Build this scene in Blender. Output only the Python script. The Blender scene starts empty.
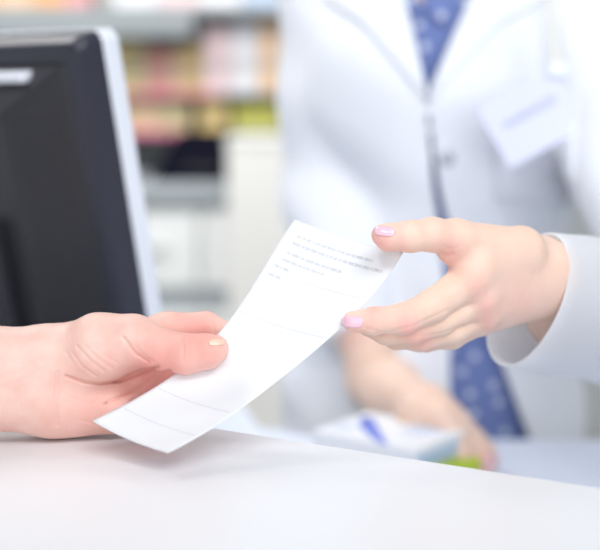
import bpy, bmesh, math, random
import numpy as np
from mathutils import Vector, Matrix

random.seed(7)
rng = np.random.default_rng(7)
scene = bpy.context.scene
COL = scene.collection

# ------------------------------------------------------------------ camera frame (metres)
FPX = 1250.0
PITCH = math.radians(8.0)
CAM = np.array([0.0, 0.0, 1.208])
RIGHT = np.array([1.0, 0, 0])
FWD = np.array([0, math.cos(PITCH), -math.sin(PITCH)])
UP = np.array([0, math.sin(PITCH), math.cos(PITCH)])


def at(px, py, d):
    """the point of the place seen at a photo position at distance d along the view axis"""
    return CAM + d * FWD + (px - 300) / FPX * d * RIGHT - (py - 275) / FPX * d * UP


def on_z(px, py, z):
    v = FWD + (px - 300) / FPX * RIGHT - (py - 275) / FPX * UP
    t = (z - CAM[2]) / v[2]
    return CAM + t * v


def proj(P):
    rel = P - CAM.astype(P.dtype)
    d = rel @ FWD.astype(P.dtype)
    x = rel[..., 0]
    u = rel @ UP.astype(P.dtype)
    return 300 + FPX * x / d, 275 - FPX * u / d, d


# ------------------------------------------------------------------ materials
def mat(name, color, rough=0.5, metal=0.0, **kw):
    m = bpy.data.materials.new(name)
    m.use_nodes = True
    b = m.node_tree.nodes['Principled BSDF']
    b.inputs['Base Color'].default_value = (*color, 1)
    b.inputs['Roughness'].default_value = rough
    b.inputs['Metallic'].default_value = metal
    for k, v in kw.items():
        b.inputs[k].default_value = v
    return m


def nodes(m):
    nt = m.node_tree
    return nt, nt.nodes, nt.links, nt.nodes['Principled BSDF']


def add_noise_color(m, c1, c2, scale, detail=3, lo=0.35, hi=0.65):
    nt, N, L, b = nodes(m)
    tc = N.new('ShaderNodeTexCoord')
    nz = N.new('ShaderNodeTexNoise')
    nz.inputs['Scale'].default_value = scale
    nz.inputs['Detail'].default_value = detail
    L.new(tc.outputs['Object'], nz.inputs['Vector'])
    r = N.new('ShaderNodeValToRGB')
    r.color_ramp.elements[0].position = lo
    r.color_ramp.elements[1].position = hi
    r.color_ramp.elements[0].color = (*c1, 1)
    r.color_ramp.elements[1].color = (*c2, 1)
    L.new(nz.outputs['Fac'], r.inputs['Fac'])
    L.new(r.outputs['Color'], b.inputs['Base Color'])
    return r, tc


def add_bump(m, scale, strength, dist=0.001, detail=4):
    nt, N, L, b = nodes(m)
    tc = N.new('ShaderNodeTexCoord')
    nz = N.new('ShaderNodeTexNoise')
    nz.inputs['Scale'].default_value = scale
    nz.inputs['Detail'].default_value = detail
    L.new(tc.outputs['Object'], nz.inputs['Vector'])
    bp = N.new('ShaderNodeBump')
    bp.inputs['Strength'].default_value = strength
    bp.inputs['Distance'].default_value = dist
    L.new(nz.outputs['Fac'], bp.inputs['Height'])
    L.new(bp.outputs['Normal'], b.inputs['Normal'])


def skin(name, c1, c2, flush, sub=0.12):
    m = mat(name, c1, 0.48)
    r, tc = add_noise_color(m, c1, c2, 55, 4, 0.3, 0.7)
    nt, N, L, b = nodes(m)
    at_ = N.new('ShaderNodeAttribute')
    at_.attribute_name = 'flush'
    mx = N.new('ShaderNodeMix')
    mx.data_type = 'RGBA'
    L.new(at_.outputs['Fac'], mx.inputs[0])
    L.new(r.outputs['Color'], mx.inputs[6])
    mx.inputs[7].default_value = (*flush, 1)
    L.new(mx.outputs[2], b.inputs['Base Color'])
    b.inputs['Subsurface Weight'].default_value = sub
    b.inputs['Subsurface Radius'].default_value = (1.0, 0.35, 0.2)
    b.inputs['Subsurface Scale'].default_value = 0.006
    b.inputs['Specular IOR Level'].default_value = 0.35
    add_bump(m, 900, 0.12, 0.0004, 6)
    return m


M = {}
M['skin_customer'] = skin('customer_skin', (0.83, 0.50, 0.42), (0.90, 0.64, 0.55), (0.86, 0.36, 0.31))
M['skin_pharmacist'] = skin('pharmacist_skin', (0.88, 0.62, 0.49), (0.91, 0.67, 0.54), (0.89, 0.42, 0.38))
M['nail_natural'] = mat('natural_nail', (0.88, 0.60, 0.46), 0.25)
M['nail_pink'] = mat('pink_nail_polish', (0.92, 0.56, 0.66), 0.16, **{'Coat Weight': 0.5})
M['coat'] = mat('white_coat_cotton', (0.87, 0.89, 0.94), 0.85)
M['sleeve'] = mat('white_sleeve_cotton', (0.92, 0.935, 0.97), 0.85)
_nt, _N, _L, _b = nodes(M['sleeve'])
_tr = _N.new('ShaderNodeBsdfTranslucent')
_tr.inputs['Color'].default_value = (0.97, 0.97, 0.98, 1)
_mx = _N.new('ShaderNodeMixShader')
_mx.inputs[0].default_value = 0.42
_L.new(_b.outputs[0], _mx.inputs[1])
_L.new(_tr.outputs[0], _mx.inputs[2])
_L.new(_mx.outputs[0], _N['Material Output'].inputs['Surface'])
add_bump(M['sleeve'], 30, 0.25, 0.004, 3)
add_bump(M['coat'], 30, 0.25, 0.004, 3)
M['coat_button'] = mat('coat_button', (0.48, 0.50, 0.55), 0.35)
M['cust_sleeve'] = mat('grey_knit', (0.35, 0.37, 0.42), 0.9)
M['paper'] = mat('paper', (0.84, 0.845, 0.865), 0.7)
M['ink'] = mat('grey_ink', (0.42, 0.43, 0.47), 0.8)
M['ink_light'] = mat('light_ink', (0.60, 0.61, 0.65), 0.8)
M['counter'] = mat('white_laminate', (0.86, 0.865, 0.885), 0.32)
add_noise_color(M['counter'], (0.872, 0.876, 0.897), (0.882, 0.886, 0.907), 3)
M['desk'] = mat('desk_laminate', (0.78, 0.84, 0.97), 0.4)
M['silver'] = mat('silver_plastic', (0.86, 0.89, 0.96), 0.30, 0.1)
M['black'] = mat('black_plastic', (0.024, 0.024, 0.030), 0.40)
add_bump(M['black'], 1500, 0.12, 0.0004, 2)
M['black_side'] = mat('dark_blue_grey_plastic', (0.028, 0.029, 0.046), 0.36)
M['vent'] = mat('vent_black', (0.020, 0.020, 0.024), 0.6)
M['screen'] = mat('screen_glass', (0.02, 0.02, 0.025), 0.1)
M['badge'] = mat('badge_plastic', (0.70, 0.72, 0.88), 0.5)
M['badge_ink'] = mat('badge_ink', (0.30, 0.33, 0.46), 0.7)
M['strap'] = mat('beige_strap', (0.74, 0.73, 0.70), 0.5)
M['pen'] = mat('dark_blue_pen', (0.05, 0.12, 0.25), 0.3)
M['box_white'] = mat('white_carton', (0.87, 0.88, 0.92), 0.45)
M['box_blue'] = mat('blue_print', (0.16, 0.23, 0.75), 0.45)
M['box_pale'] = mat('pale_blue_print', (0.50, 0.62, 0.85), 0.45)
M['box_green'] = mat('lime_carton', (0.55, 0.70, 0.04), 0.5)
M['hair'] = mat('brown_hair', (0.10, 0.055, 0.03), 0.45)
M['trouser'] = mat('navy_trousers', (0.05, 0.06, 0.10), 0.8)
M['shoe'] = mat('white_shoes', (0.75, 0.75, 0.76), 0.5)
M['eye'] = mat('eye_white', (0.85, 0.85, 0.85), 0.2)
M['iris'] = mat('brown_iris', (0.08, 0.04, 0.02), 0.2)
M['lip'] = mat('lip_rose', (0.62, 0.22, 0.22), 0.4)
M['wall'] = mat('painted_wall', (0.72, 0.74, 0.75), 0.8)
M['floor'] = mat('vinyl_floor', (0.62, 0.61, 0.58), 0.35)
add_noise_color(M['floor'], (0.60, 0.59, 0.56), (0.65, 0.64, 0.61), 6)
M['shelf_grey'] = mat('shelf_grey_metal', (0.27, 0.30, 0.315), 0.55)
M['shelf_dark'] = mat('shelf_back', (0.50, 0.50, 0.50), 0.7)
M['magenta'] = mat('magenta_strip', (0.74, 0.18, 0.34), 0.5)
M['cab'] = mat('cabinet_white', (0.78, 0.80, 0.80), 0.5)
M['cab_white'] = mat('ivory_cabinet', (0.84, 0.83, 0.80), 0.5)
M['cab_grey'] = mat('cabinet_grey', (0.42, 0.46, 0.49), 0.5)
M['appl'] = mat('appliance_black', (0.006, 0.006, 0.016), 0.85, **{'Specular IOR Level': 0.1})


def blouse_mat():
    m = mat('blue_dotted_cotton', (0.17, 0.23, 0.50), 0.8)
    nt, N, L, b = nodes(m)
    tc = N.new('ShaderNodeTexCoord')
    mp = N.new('ShaderNodeMapping')
    mp.inputs['Rotation'].default_value = (math.radians(90), 0, 0.35)
    v = N.new('ShaderNodeTexVoronoi')
    v.voronoi_dimensions = '2D'
    v.inputs['Scale'].default_value = 34
    v.inputs['Randomness'].default_value = 0.45
    L.new(tc.outputs['Object'], mp.inputs['Vector'])
    L.new(mp.outputs['Vector'], v.inputs['Vector'])
    r = N.new('ShaderNodeValToRGB')
    r.color_ramp.elements[0].position = 0.15
    r.color_ramp.elements[1].position = 0.19
    r.color_ramp.elements[0].color = (0.60, 0.64, 0.82, 1)
    r.color_ramp.elements[1].color = (0.17, 0.23, 0.50, 1)
    L.new(v.outputs['Distance'], r.inputs['Fac'])
    L.new(r.outputs['Color'], b.inputs['Base Color'])
    return m


M['blouse'] = blouse_mat()

# ------------------------------------------------------------------ object helpers


def link(o, parent=None):
    COL.objects.link(o)
    if parent is not None:
        o.parent = parent
        o.matrix_parent_inverse = parent.matrix_world.inverted()
    return o


def tag(o, label=None, cat=None, group=None, kind=None):
    if label:
        o['label'] = label
    if cat:
        o['category'] = cat
    if group:
        o['group'] = group
    if kind:
        o['kind'] = kind
    return o


def empty(name, loc, label=None, cat=None, group=None):
    o = bpy.data.objects.new(name, None)
    o.empty_display_size = 0.05
    o.location = loc
    o.matrix_world = Matrix.Translation(Vector(loc))
    COL.objects.link(o)
    return tag(o, label, cat, group)


def mesh_obj(name, verts, faces, m, parent=None, smooth=True, attr=None):
    me = bpy.data.meshes.new(name)
    verts = np.asarray(verts, dtype=np.float32)
    faces = np.asarray(faces, dtype=np.int32)
    nf, k = faces.shape
    me.vertices.add(len(verts))
    me.vertices.foreach_set('co', verts.ravel())
    me.loops.add(nf * k)
    me.loops.foreach_set('vertex_index', faces.ravel())
    me.polygons.add(nf)
    me.polygons.foreach_set('loop_start', np.arange(0, nf * k, k, dtype=np.int32))
    me.polygons.foreach_set('loop_total', np.full(nf, k, dtype=np.int32))
    me.update(calc_edges=True)
    me.polygons.foreach_set('use_smooth', np.full(nf, smooth, dtype=bool))
    if attr is not None:
        a = me.attributes.new('flush', 'FLOAT', 'POINT')
        a.data.foreach_set('value', np.asarray(attr, dtype=np.float32))
    me.materials.append(m)
    me.validate()
    return link(bpy.data.objects.new(name, me), parent)


def bm_obj(name, bm, m, parent=None, smooth=False, xf=None):
    if xf is not None:
        bm.transform(xf)
    me = bpy.data.meshes.new(name)
    bmesh.ops.recalc_face_normals(bm, faces=bm.faces[:])
    bm.to_mesh(me)
    bm.free()
    for mm in (m if isinstance(m, (list, tuple)) else [m]):
        me.materials.append(mm)
    for p in me.polygons:
        p.use_smooth = smooth
    return link(bpy.data.objects.new(name, me), parent)


def add_box(bm, lo, hi, bev=0.0, mi=0, seg=2):
    lo, hi = Vector(lo), Vector(hi)
    r = bmesh.ops.create_cube(bm, size=1.0)
    vs = r['verts']
    c, s = (lo + hi) / 2, hi - lo
    for v in vs:
        v.co = Vector((v.co.x * s.x, v.co.y * s.y, v.co.z * s.z)) + c
    fs = set(f for v in vs for f in v.link_faces)
    for f in fs:
        f.material_index = mi
    if bev > 0:
        es = list(set(e for v in vs for e in v.link_edges))
        bmesh.ops.bevel(bm, geom=es, offset=bev, segments=seg, profile=0.5, affect='EDGES')
    return bm


def box_obj(name, lo, hi, m, parent=None, bev=0.0, xf=None):
    bm = bmesh.new()
    add_box(bm, lo, hi, bev)
    return bm_obj(name, bm, m, parent, xf=xf)


def prism_obj(name, pts, z0, z1, m, parent=None, bev=0.0):
    """a horizontal slab with the plan outline pts"""
    bm = bmesh.new()
    lo = [bm.verts.new((x, y, z0)) for x, y in pts]
    hi = [bm.verts.new((x, y, z1)) for x, y in pts]
    bm.faces.new(lo[::-1])
    bm.faces.new(hi)
    n = len(pts)
    for i in range(n):
        bm.faces.new((lo[i], lo[(i + 1) % n], hi[(i + 1) % n], hi[i]))
    if bev > 0:
        bmesh.ops.bevel(bm, geom=bm.edges[:], offset=bev, segments=3, profile=0.5, affect='EDGES')
    return bm_obj(name, bm, m, parent)


# ------------------------------------------------------------------ distance-field modelling
F32 = np.float32


def smin(a, b, k):
    h = np.maximum(k - np.abs(a - b), 0) / k
    return np.minimum(a, b) - h * h * (k * 0.25)


def smax(a, b, k):
    return -smin(-a, -b, k)


def seg(P, a, b, ra, rb):
    a = np.asarray(a, F32)
    b = np.asarray(b, F32)
    ab = b - a
    t = ((P - a) @ ab) / max(float(ab @ ab), 1e-12)
    t = np.clip(t, 0, 1)
    q = P - a - t[..., None] * ab
    return np.sqrt((q * q).sum(-1)) - (ra + t * (rb - ra)).astype(F32)


def ell(P, c, r):
    q = (P - np.asarray(c, F32)) / np.asarray(r, F32)
    return (np.sqrt((q * q).sum(-1)) - 1) * F32(min(r))


def chain(P, pts, k=0.003):
    """pts: (xyz, radius) joints"""
    d = None
    for (a, ra), (b, rb) in zip(pts[:-1], pts[1:]):
        s = seg(P, a, b, ra, rb)
        d = s if d is None else smin(d, s, k)
    return d


def joints(base, lst, s=None):
    """(px, py, depth offset in mm, radius px) -> (xyz, radius m)"""
    out = []
    for px, py, do, r in lst:
        d = base + do * 0.001
        out.append((at(px, py, d), r * d / FPX))
    return out


def poly_dist(x, y, pts):
    best = None
    for (ax, ay), (bx, by) in zip(pts[:-1], pts[1:]):
        dx, dy = bx - ax, by - ay
        t = np.clip(((x - ax) * dx + (y - ay) * dy) / (dx * dx + dy * dy + 1e-9), 0, 1)
        e = (x - ax - t * dx) ** 2 + (y - ay - t * dy) ** 2
        best = e if best is None else np.minimum(best, e)
    return np.sqrt(best)


def poly_sdf(x, y, pts):
    """signed distance to a closed polygon, negative inside"""
    d = poly_dist(x, y, pts + [pts[0]])
    inside = np.zeros(x.shape, bool)
    n = len(pts)
    for i in range(n):
        ax, ay = pts[i]
        bx, by = pts[(i + 1) % n]
        if ay == by:
            continue
        c = ((ay > y) != (by > y)) & (x < (bx - ax) * (y - ay) / (by - ay) + ax)
        inside ^= c
    return np.where(inside, -d, d)


def grad(f, P, h=2e-4):
    g = np.empty(P.shape, F32)
    for i in range(3):
        e = np.zeros(3, F32)
        e[i] = h
        g[..., i] = (f(P + e) - f(P - e)) / (2 * h)
    return g


def surface(f, lo, hi, h, project=3):
    """surface nets over the field f"""
    lo = np.asarray(lo, float)
    hi = np.asarray(hi, float)
    n = np.ceil((hi - lo) / h).astype(int) + 1
    ax = [(lo[i] + h * np.arange(n[i])).astype(F32) for i in range(3)]
    D = np.empty(tuple(n), F32)
    step = max(1, int(600000 / (n[1] * n[2])))
    for i in range(0, n[0], step):
        X, Y, Z = np.meshgrid(ax[0][i:i + step], ax[1], ax[2], indexing='ij')
        D[i:i + step] = f(np.stack([X, Y, Z], -1))
    S = D < 0
    c = np.zeros(tuple(n - 1), np.int8)
    for dx in (0, 1):
        for dy in (0, 1):
            for dz in (0, 1):
                c += S[dx:n[0] - 1 + dx, dy:n[1] - 1 + dy, dz:n[2] - 1 + dz]
    act = (c > 0) & (c < 8)
    idx = np.full(act.shape, -1, np.int64)
    I = np.argwhere(act)
    idx[act] = np.arange(len(I))
    acc = np.zeros((len(I), 3))
    cnt = np.zeros(len(I))
    cor = [(a, b, e) for a in (0, 1) for b in (0, 1) for e in (0, 1)]
    for a in cor:
        for ax_i in range(3):
            if a[ax_i] == 1:
                continue
            b = list(a)
            b[ax_i] = 1
            da = D[I[:, 0] + a[0], I[:, 1] + a[1], I[:, 2] + a[2]]
            db = D[I[:, 0] + b[0], I[:, 1] + b[1], I[:, 2] + b[2]]
            m = (da < 0) != (db < 0)
            t = np.where(m, da / np.where(m, da - db, 1), 0)
            p = np.tile(np.array(a, float), (len(I), 1))
            p[:, ax_i] += t
            acc[m] += p[m]
            cnt[m] += 1
    V = (lo + (I + acc / cnt[:, None]) * h).astype(F32)
    quads = []
    for axi in range(3):
        s0 = [slice(1, n[i] - 1) for i in range(3)]
        s0[axi] = slice(0, n[axi] - 1)
        s1 = list(s0)
        s1[axi] = slice(1, n[axi])
        A, B = S[tuple(s0)], S[tuple(s1)]
        for sgn in (0, 1):
            E = np.argwhere((A & ~B) if sgn == 0 else (~A & B))
            if not len(E):
                continue
            off = np.ones(3, int)
            off[axi] = 0
            E = E + off
            u, v = (axi + 1) % 3, (axi + 2) % 3

            def cell(du, dv):
                C = E.copy()
                C[:, u] += du
                C[:, v] += dv
                return idx[C[:, 0], C[:, 1], C[:, 2]]
            q = np.stack([cell(-1, -1), cell(0, -1), cell(0, 0), cell(-1, 0)], 1)
            if sgn == 1:
                q = q[:, ::-1]
            quads.append(q)
    Q = np.concatenate(quads)
    Q = Q[(Q >= 0).all(1)]
    for _ in range(project):
        g = grad(f, V, h * 0.4)
        d = f(V)
        gg = np.maximum((g * g).sum(-1), 0.2)
        stepv = -(d / gg)[:, None] * g
        L = np.sqrt((stepv ** 2).sum(-1, keepdims=True))
        V = V + stepv * np.minimum(1, 0.6 * h / np.maximum(L, 1e-9))
    return V.astype(F32), Q


def cast(f, px, py, d0, d1=None, far=0.4):
    """first meeting of view rays with the field (closest approach if none)"""
    dirs = FWD + (px[..., None] - 300) / FPX * RIGHT - (py[..., None] - 275) / FPX * UP
    t = np.full(px.shape, d0, float)
    best = np.full(px.shape, 9.0)
    bt = t.copy()
    for _ in range(140):
        P = (CAM + t[..., None] * dirs).astype(F32)
        d = f(P)
        m = d < best
        best = np.where(m, d, best)
        bt = np.where(m, t, bt)
        t = np.where(np.abs(d) < 5e-5, t, np.minimum(t + np.clip(d * 0.7, -0.01, 0.05), d0 + far))
    return (CAM + bt[..., None] * dirs)


def patch(name, f, PX, PY, d0, off, thick, m, parent, smooth_n=True, crown=None):
    """a sheet of cloth or nail lying on the field; PX, PY: grids of photo positions"""
    P = cast(f, PX, PY, d0).astype(F32)
    N = grad(f, P, 1e-3)
    N /= np.maximum(np.sqrt((N ** 2).sum(-1, keepdims=True)), 1e-6)
    for _ in range(6 if smooth_n else 0):
        Q = N.copy()
        Q[1:-1, 1:-1] = (N[:-2, 1:-1] + N[2:, 1:-1] + N[1:-1, :-2] + N[1:-1, 2:] + N[1:-1, 1:-1]) / 5
        N = Q / np.maximum(np.sqrt((Q ** 2).sum(-1, keepdims=True)), 1e-6)
    o = np.full(PX.shape, off) if crown is None else off + crown
    top = P + N * (o + thick)[..., None]
    bot = P + N * (np.full(PX.shape, off))[..., None]
    return sheet(name, top, bot, m, parent)


def sheet(name, top, bot, m, parent=None):
    nu, nv = top.shape[:2]
    V = np.concatenate([top.reshape(-1, 3), bot.reshape(-1, 3)])
    k = nu * nv
    ids = np.arange(k).reshape(nu, nv)
    F = []
    for i in range(nu - 1):
        for j in range(nv - 1):
            a, b, c, d = ids[i, j], ids[i + 1, j], ids[i + 1, j + 1], ids[i, j + 1]
            F.append((a, b, c, d))
            F.append((a + k, d + k, c + k, b + k))
    ring = list(ids[0, :]) + list(ids[1:, -1]) + list(ids[-1, -2::-1]) + list(ids[-2:0:-1, 0])
    for a, b in zip(ring, ring[1:] + ring[:1]):
        F.append((a, b, b + k, a + k))
    o = mesh_obj(name, V, F, m, parent)
    bm = bmesh.new()
    bm.from_mesh(o.data)
    bmesh.ops.recalc_face_normals(bm, faces=bm.faces[:])
    bm.to_mesh(o.data)
    bm.free()
    return o


def ruled(a, b, nu, nv):
    """grids between polyline a and polyline b (photo positions)"""
    def samp(p, n):
        p = np.asarray(p, float)
        s = np.concatenate([[0], np.cumsum(np.sqrt((np.diff(p, axis=0) ** 2).sum(1)))])
        t = np.linspace(0, s[-1], n)
        return np.stack([np.interp(t, s, p[:, i]) for i in range(2)], 1)
    A, B = samp(a, nu), samp(b, nu)
    w = np.linspace(0, 1, nv)[None, :, None]
    G = A[:, None] * (1 - w) + B[:, None] * w
    return G[..., 0], G[..., 1]


def nail_grid(cx, cy, ang, hl, hw, tip=0.0):
    u, v = np.meshgrid(np.linspace(-1, 1, 15), np.linspace(-1, 1, 11), indexing='ij')
    x = u * np.sqrt(1 - 0.42 * v * v) * hl
    y = v * np.sqrt(1 - 0.36 * u * u) * hw
    c, s = math.cos(ang), math.sin(ang)
    return cx + c * x - s * y, cy + s * x + c * y


# ================================================================== setting
box_obj('floor', (-4, -2.5, -0.05), (4, 4.6, 0), M['floor']) and None
tag(bpy.data.objects['floor'], 'pale vinyl shop floor behind and under the counters', 'floor', kind='structure')
w = box_obj('wall_back', (-4, 4.45, 0), (4, 4.6, 3.0), M['wall'])
tag(w, 'pale grey wall behind the far shelves', 'wall', kind='structure')
w = box_obj('wall_right', (3.9, -2.5, 0), (4, 4.45, 3.0), M['wall'])
tag(w, 'pale wall on the right, out of view', 'wall', kind='structure')

# counter --------------------------------------------------------------
e0 = on_z(600, 486, 1.0)[:2]
e1 = on_z(220, 427.5, 1.0)[:2]
ed = (e1 - e0) / np.linalg.norm(e1 - e0)
en = np.array([ed[1], -ed[0]])
if en @ (-e0) < 0:
    en = -en
pR, pL = e0 - ed * 0.9, e0 + ed * 2.0


def slab(b0, b1, inset=0.0):
    return [tuple(pR + en * b0 + ed * inset), tuple(pL + en * b0 - ed * inset),
            tuple(pL + en * b1 - ed * inset), tuple(pR + en * b1 + ed * inset)]


ct = empty('service_counter', (*(e0 + en * 0.25), 0), 'white customer counter with a smooth glossy top in the foreground', 'counter')
prism_obj('countertop', slab(0, 0.56), 0.962, 1.0, M['counter'], ct, 0.004)
prism_obj('counter_body', slab(0.03, 0.50, 0.02), 0.0, 0.962, M['cab'], ct)

# lower desk behind the counter -------------------------------------------
DZ = 0.845
dk = empty('work_desk', (*(e0 - en * 0.3), 0), 'pale lower work desk behind the white customer counter', 'desk')


def line_pt(q, back):
    return tuple(q - en * back)


desk_pts = [tuple(e0 - ed * 0.9 - en * 0.005), tuple(e0 + ed * 1.9 - en * 0.005), tuple(e0 + ed * 1.9 - en * 1.0), (-0.62, 1.66), (-0.10, 1.62),
            (-0.05, 1.36), (0.03, 1.307), (0.95, 1.307), (1.1, 0.9)]
desk_pts = [(float(a), float(b)) for a, b in desk_pts]
prism_obj('desk_top', desk_pts, DZ - 0.03, DZ, M['desk'], dk, 0.003)
for (x, y) in ((-0.72, 1.60), (-0.16, 1.55), (0.86, 1.26), (-1.2, 1.75)):
    box_obj('leg', (x - 0.02, y - 0.02, 0), (x + 0.02, y + 0.02, DZ - 0.03), M['cab_grey'], dk)

# ================================================================== customer hand
HB = 0.770


def hand_customer():
    J = lambda l: joints(HB, l)
    arm1 = J([(-430, 352, -60, 40), (-160, 352, -20, 37), (45, 360, 0, 31), (70, 356, 2, 29)])
    arm2 = J([(-430, 392, -60, 40), (-160, 392, -20, 38), (45, 401, 0, 31), (70, 404, 2, 28)])
    meta = [J([(55, 356, 4, 24), (168, 329, 18, 14)]), J([(55, 372, 8, 24), (166, 352, 24, 16)]),
            J([(55, 390, 8, 24), (156, 379, 22, 16)]), J([(55, 406, 4, 23), (142, 402, 16, 16)])]
    thenar = J([(64, 364, -2, 31), (100, 349, -6, 33), (128, 343, -9, 27)])
    hypo = J([(62, 406, -1, 26), (112, 412, 3, 22)])
    thumb = J([(100, 345, -6, 31), (134, 341, -12, 25.5), (160, 349, -17, 20), (186, 354, -21, 19.5), (208, 351, -22, 17), (216, 348.5, -22, 12.5)])
    fing = [J([(165, 328, 18, 15.5), (206, 326, 22, 14), (232, 337, 13, 13), (248, 347, 6, 11)]),
            J([(164, 352, 24, 15.5), (206, 354, 26, 14.5), (222, 368, 16, 13), (220, 382, 8, 11)]),
            J([(154, 380, 22, 15), (188, 378, 24, 14), (198, 392, 14, 12), (190, 402, 8, 10.5)]),
            J([(140, 402, 16, 14), (158, 402, 20, 12), (166, 409, 14, 11), (158, 413, 10, 9.5)])]
    cre = [  # polyline, half-width mm, depth mm
        ([(66, 376), (84, 382), (100, 384), (120, 381), (140, 373), (158, 366)], 0.9, 1.5),
        ([(124, 338), (134, 352), (148, 361)], 0.9, 1.2),
        ([(134, 344), (144, 355), (154, 362)], 0.6, 0.5),
        ([(183, 339), (184, 350), (183, 360)], 0.7, 0.8),
        ([(188, 340), (189, 349), (188, 357)], 0.5, 0.55),
        ([(57, 372), (56, 395), (57, 425)], 1.2, 0.8),
        ([(50, 372), (49, 400), (50, 425)], 0.8, 0.3),
        ([(77, 346), (90, 360), (104, 371)], 0.7, 0.6), ([(84, 344), (97, 358), (112, 368)], 0.6, 0.45),
        ([(72, 352), (82, 366), (96, 376)], 0.6, 0.5), ([(92, 345), (104, 355), (118, 363)], 0.5, 0.35),
        ([(66, 352), (74, 364)], 0.6, 0.35),
        ([(104, 404), (128, 392), (150, 378), (170, 370)], 0.8, 1.4),
        ([(118, 398), (140, 388), (160, 376)], 0.6, 0.5),
        ([(130, 402), (150, 388), (166, 374)], 0.7, 1.2),
        ([(70, 398), (90, 404), (112, 398)], 0.7, 0.3), ([(80, 420), (96, 424), (112, 428)], 0.6, 0.4),
        ([(0, 372), (22, 366), (36, 362)], 1.3, -0.4), ([(0, 384), (26, 374), (40, 366)], 1.3, -0.5),
        ([(214, 314), (213, 326), (215, 336)], 0.6, 0.5),
        ([(165, 318), (172, 322)], 0.5, 0.3), ([(160, 322), (167, 327)], 0.5, 0.3),
    ]

    def f(P):
        d = smin(chain(P, arm1, 0.01), chain(P, arm2, 0.01), 0.022)
        for m_ in meta:
            d = smin(d, chain(P, m_, 0.004), 0.012)
        d = smin(d, chain(P, hypo, 0.006), 0.010)
        d = smin(d, chain(P, thenar, 0.008), 0.008)
        fd = None
        for g in fing:
            c = chain(P, g, 0.003)
            fd = c if fd is None else smin(fd, c, 0.0016)
        d = smin(d, fd, 0.006)
        d = smin(d, chain(P, thumb, 0.004), 0.0035)
        x, y, dep = proj(P)
        front = 1 / (1 + np.exp((dep - (HB + 0.012)) / 0.003))
        for pl, w_, a_ in cre:
            q = poly_dist(x, y, pl) * (HB / FPX * 1000)
            d = d + (a_ * 0.0012) * np.exp(-(q / w_) ** 2) * front
        # soft ripple of loose skin
        d = d + 0.00005 * np.sin(x * 0.9 + 0.5 * y) * np.sin(y * 0.7 - 0.32 * x) * front
        return d.astype(F32)
    return f


fcu = hand_customer()
cust = empty('person', (-0.17, 0.76, 1.0),
             'customer with bare forearm resting on the counter, hand pinching the paper at left', 'person')
lo = np.minimum.reduce([at(-60, 300, HB - 0.06), at(-60, 440, HB - 0.06)])


def bounds(pts, pad):
    P = np.array(pts)
    return P.min(0) - pad, P.max(0) + pad


def redness(V, spots, base=0.0):
    a = np.full(len(V), base, F32)
    x, y, d = proj(V)
    for sx, sy, r, s in spots:
        a += s * np.exp(-((x - sx) ** 2 + (y - sy) ** 2) / (r * r))
    return np.clip(a, 0, 1)


blo, bhi = bounds([at(-12, 300, HB - 0.06), at(-12, 445, HB - 0.06), at(-12, 300, HB + 0.06), at(290, 300, HB + 0.06), at(290, 445, HB + 0.06)], 0.004)
cut_x = at(-8, 380, HB)[0]
cut_hi = lambda P: np.maximum(fcu(P), (cut_x - P[..., 0]))
cut_lo = lambda P: np.maximum(fcu(P), (P[..., 0] - cut_x - 0.0006))
V1, Q1 = surface(cut_hi, blo, bhi, 0.0010)
blo2, bhi2 = bounds([at(-480, 290, HB - 0.10), at(-480, 450, HB - 0.10), at(-4, 300, HB + 0.05), at(-4, 445, HB + 0.05), at(-4, 300, HB - 0.10), at(-4, 445, HB - 0.10)], 0.004)
V2, Q2 = surface(cut_lo, blo2, bhi2, 0.0035)
V = np.concatenate([V1, V2])
Q = np.concatenate([Q1, Q2 + len(V1)])
fl = redness(V, [(212, 358, 22, .5), (165, 372, 26, .75), (190, 330, 22, .55), (150, 385, 34, .5), (205, 330, 20, .4), (105, 400, 45, .35), (150, 352, 25, .25), (60, 420, 40, .15)], 0.0) * F32(0.85)
body = mesh_obj('body', V, Q, M['skin_customer'], cust, attr=fl)
gx, gy = nail_grid(217, 342.5, math.radians(-5), 8.5, 3.2)
patch('fingernail', fcu, gx, gy, HB - 0.08, -0.0001, 0.0007, M['nail_natural'], cust)
# sleeve pushed up the forearm (outside the frame)
ring = []
for i, t in enumerate(np.linspace(0, 1, 16)):
    c = at(-250 - 330 * t, 374 - 12 * t, HB - 0.035 - 0.06 * t)
    r_ = 0.048 + 0.006 * t + 0.0025 * math.sin(i * 2.1)
    ring.append([(c[0], c[1] + r_ * 0.86 * math.cos(a), c[2] + r_ * math.sin(a)) for a in np.linspace(0, 2 * math.pi, 40, endpoint=False)])
V = np.array(ring).reshape(-1, 3)
V[:, 2] = np.maximum(V[:, 2], 1.001)
Q = [(i * 40 + j, i * 40 + (j + 1) % 40, (i + 1) * 40 + (j + 1) % 40, (i + 1) * 40 + j) for i in range(15) for j in range(40)]
sl = mesh_obj('sleeve', V, Q, M['cust_sleeve'], cust)
md = sl.modifiers.new('thick', 'SOLIDIFY')
md.thickness = 0.003

# ================================================================== the sheet of paper
EDGE_L = np.array([(295, 219.5), (263, 270), (238, 307), (218, 334), (170, 379), (150, 389), (92, 421)], float)
EDGE_R = np.array([(403.5, 252), (380, 285), (367, 302), (342, 328), (310, 354), (267, 389), (222, 422), (168, 453)], float)
DEP_L, DEP_R = (0.790, 0.760, 0.735), (0.768, 0.740, 0.695)


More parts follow.
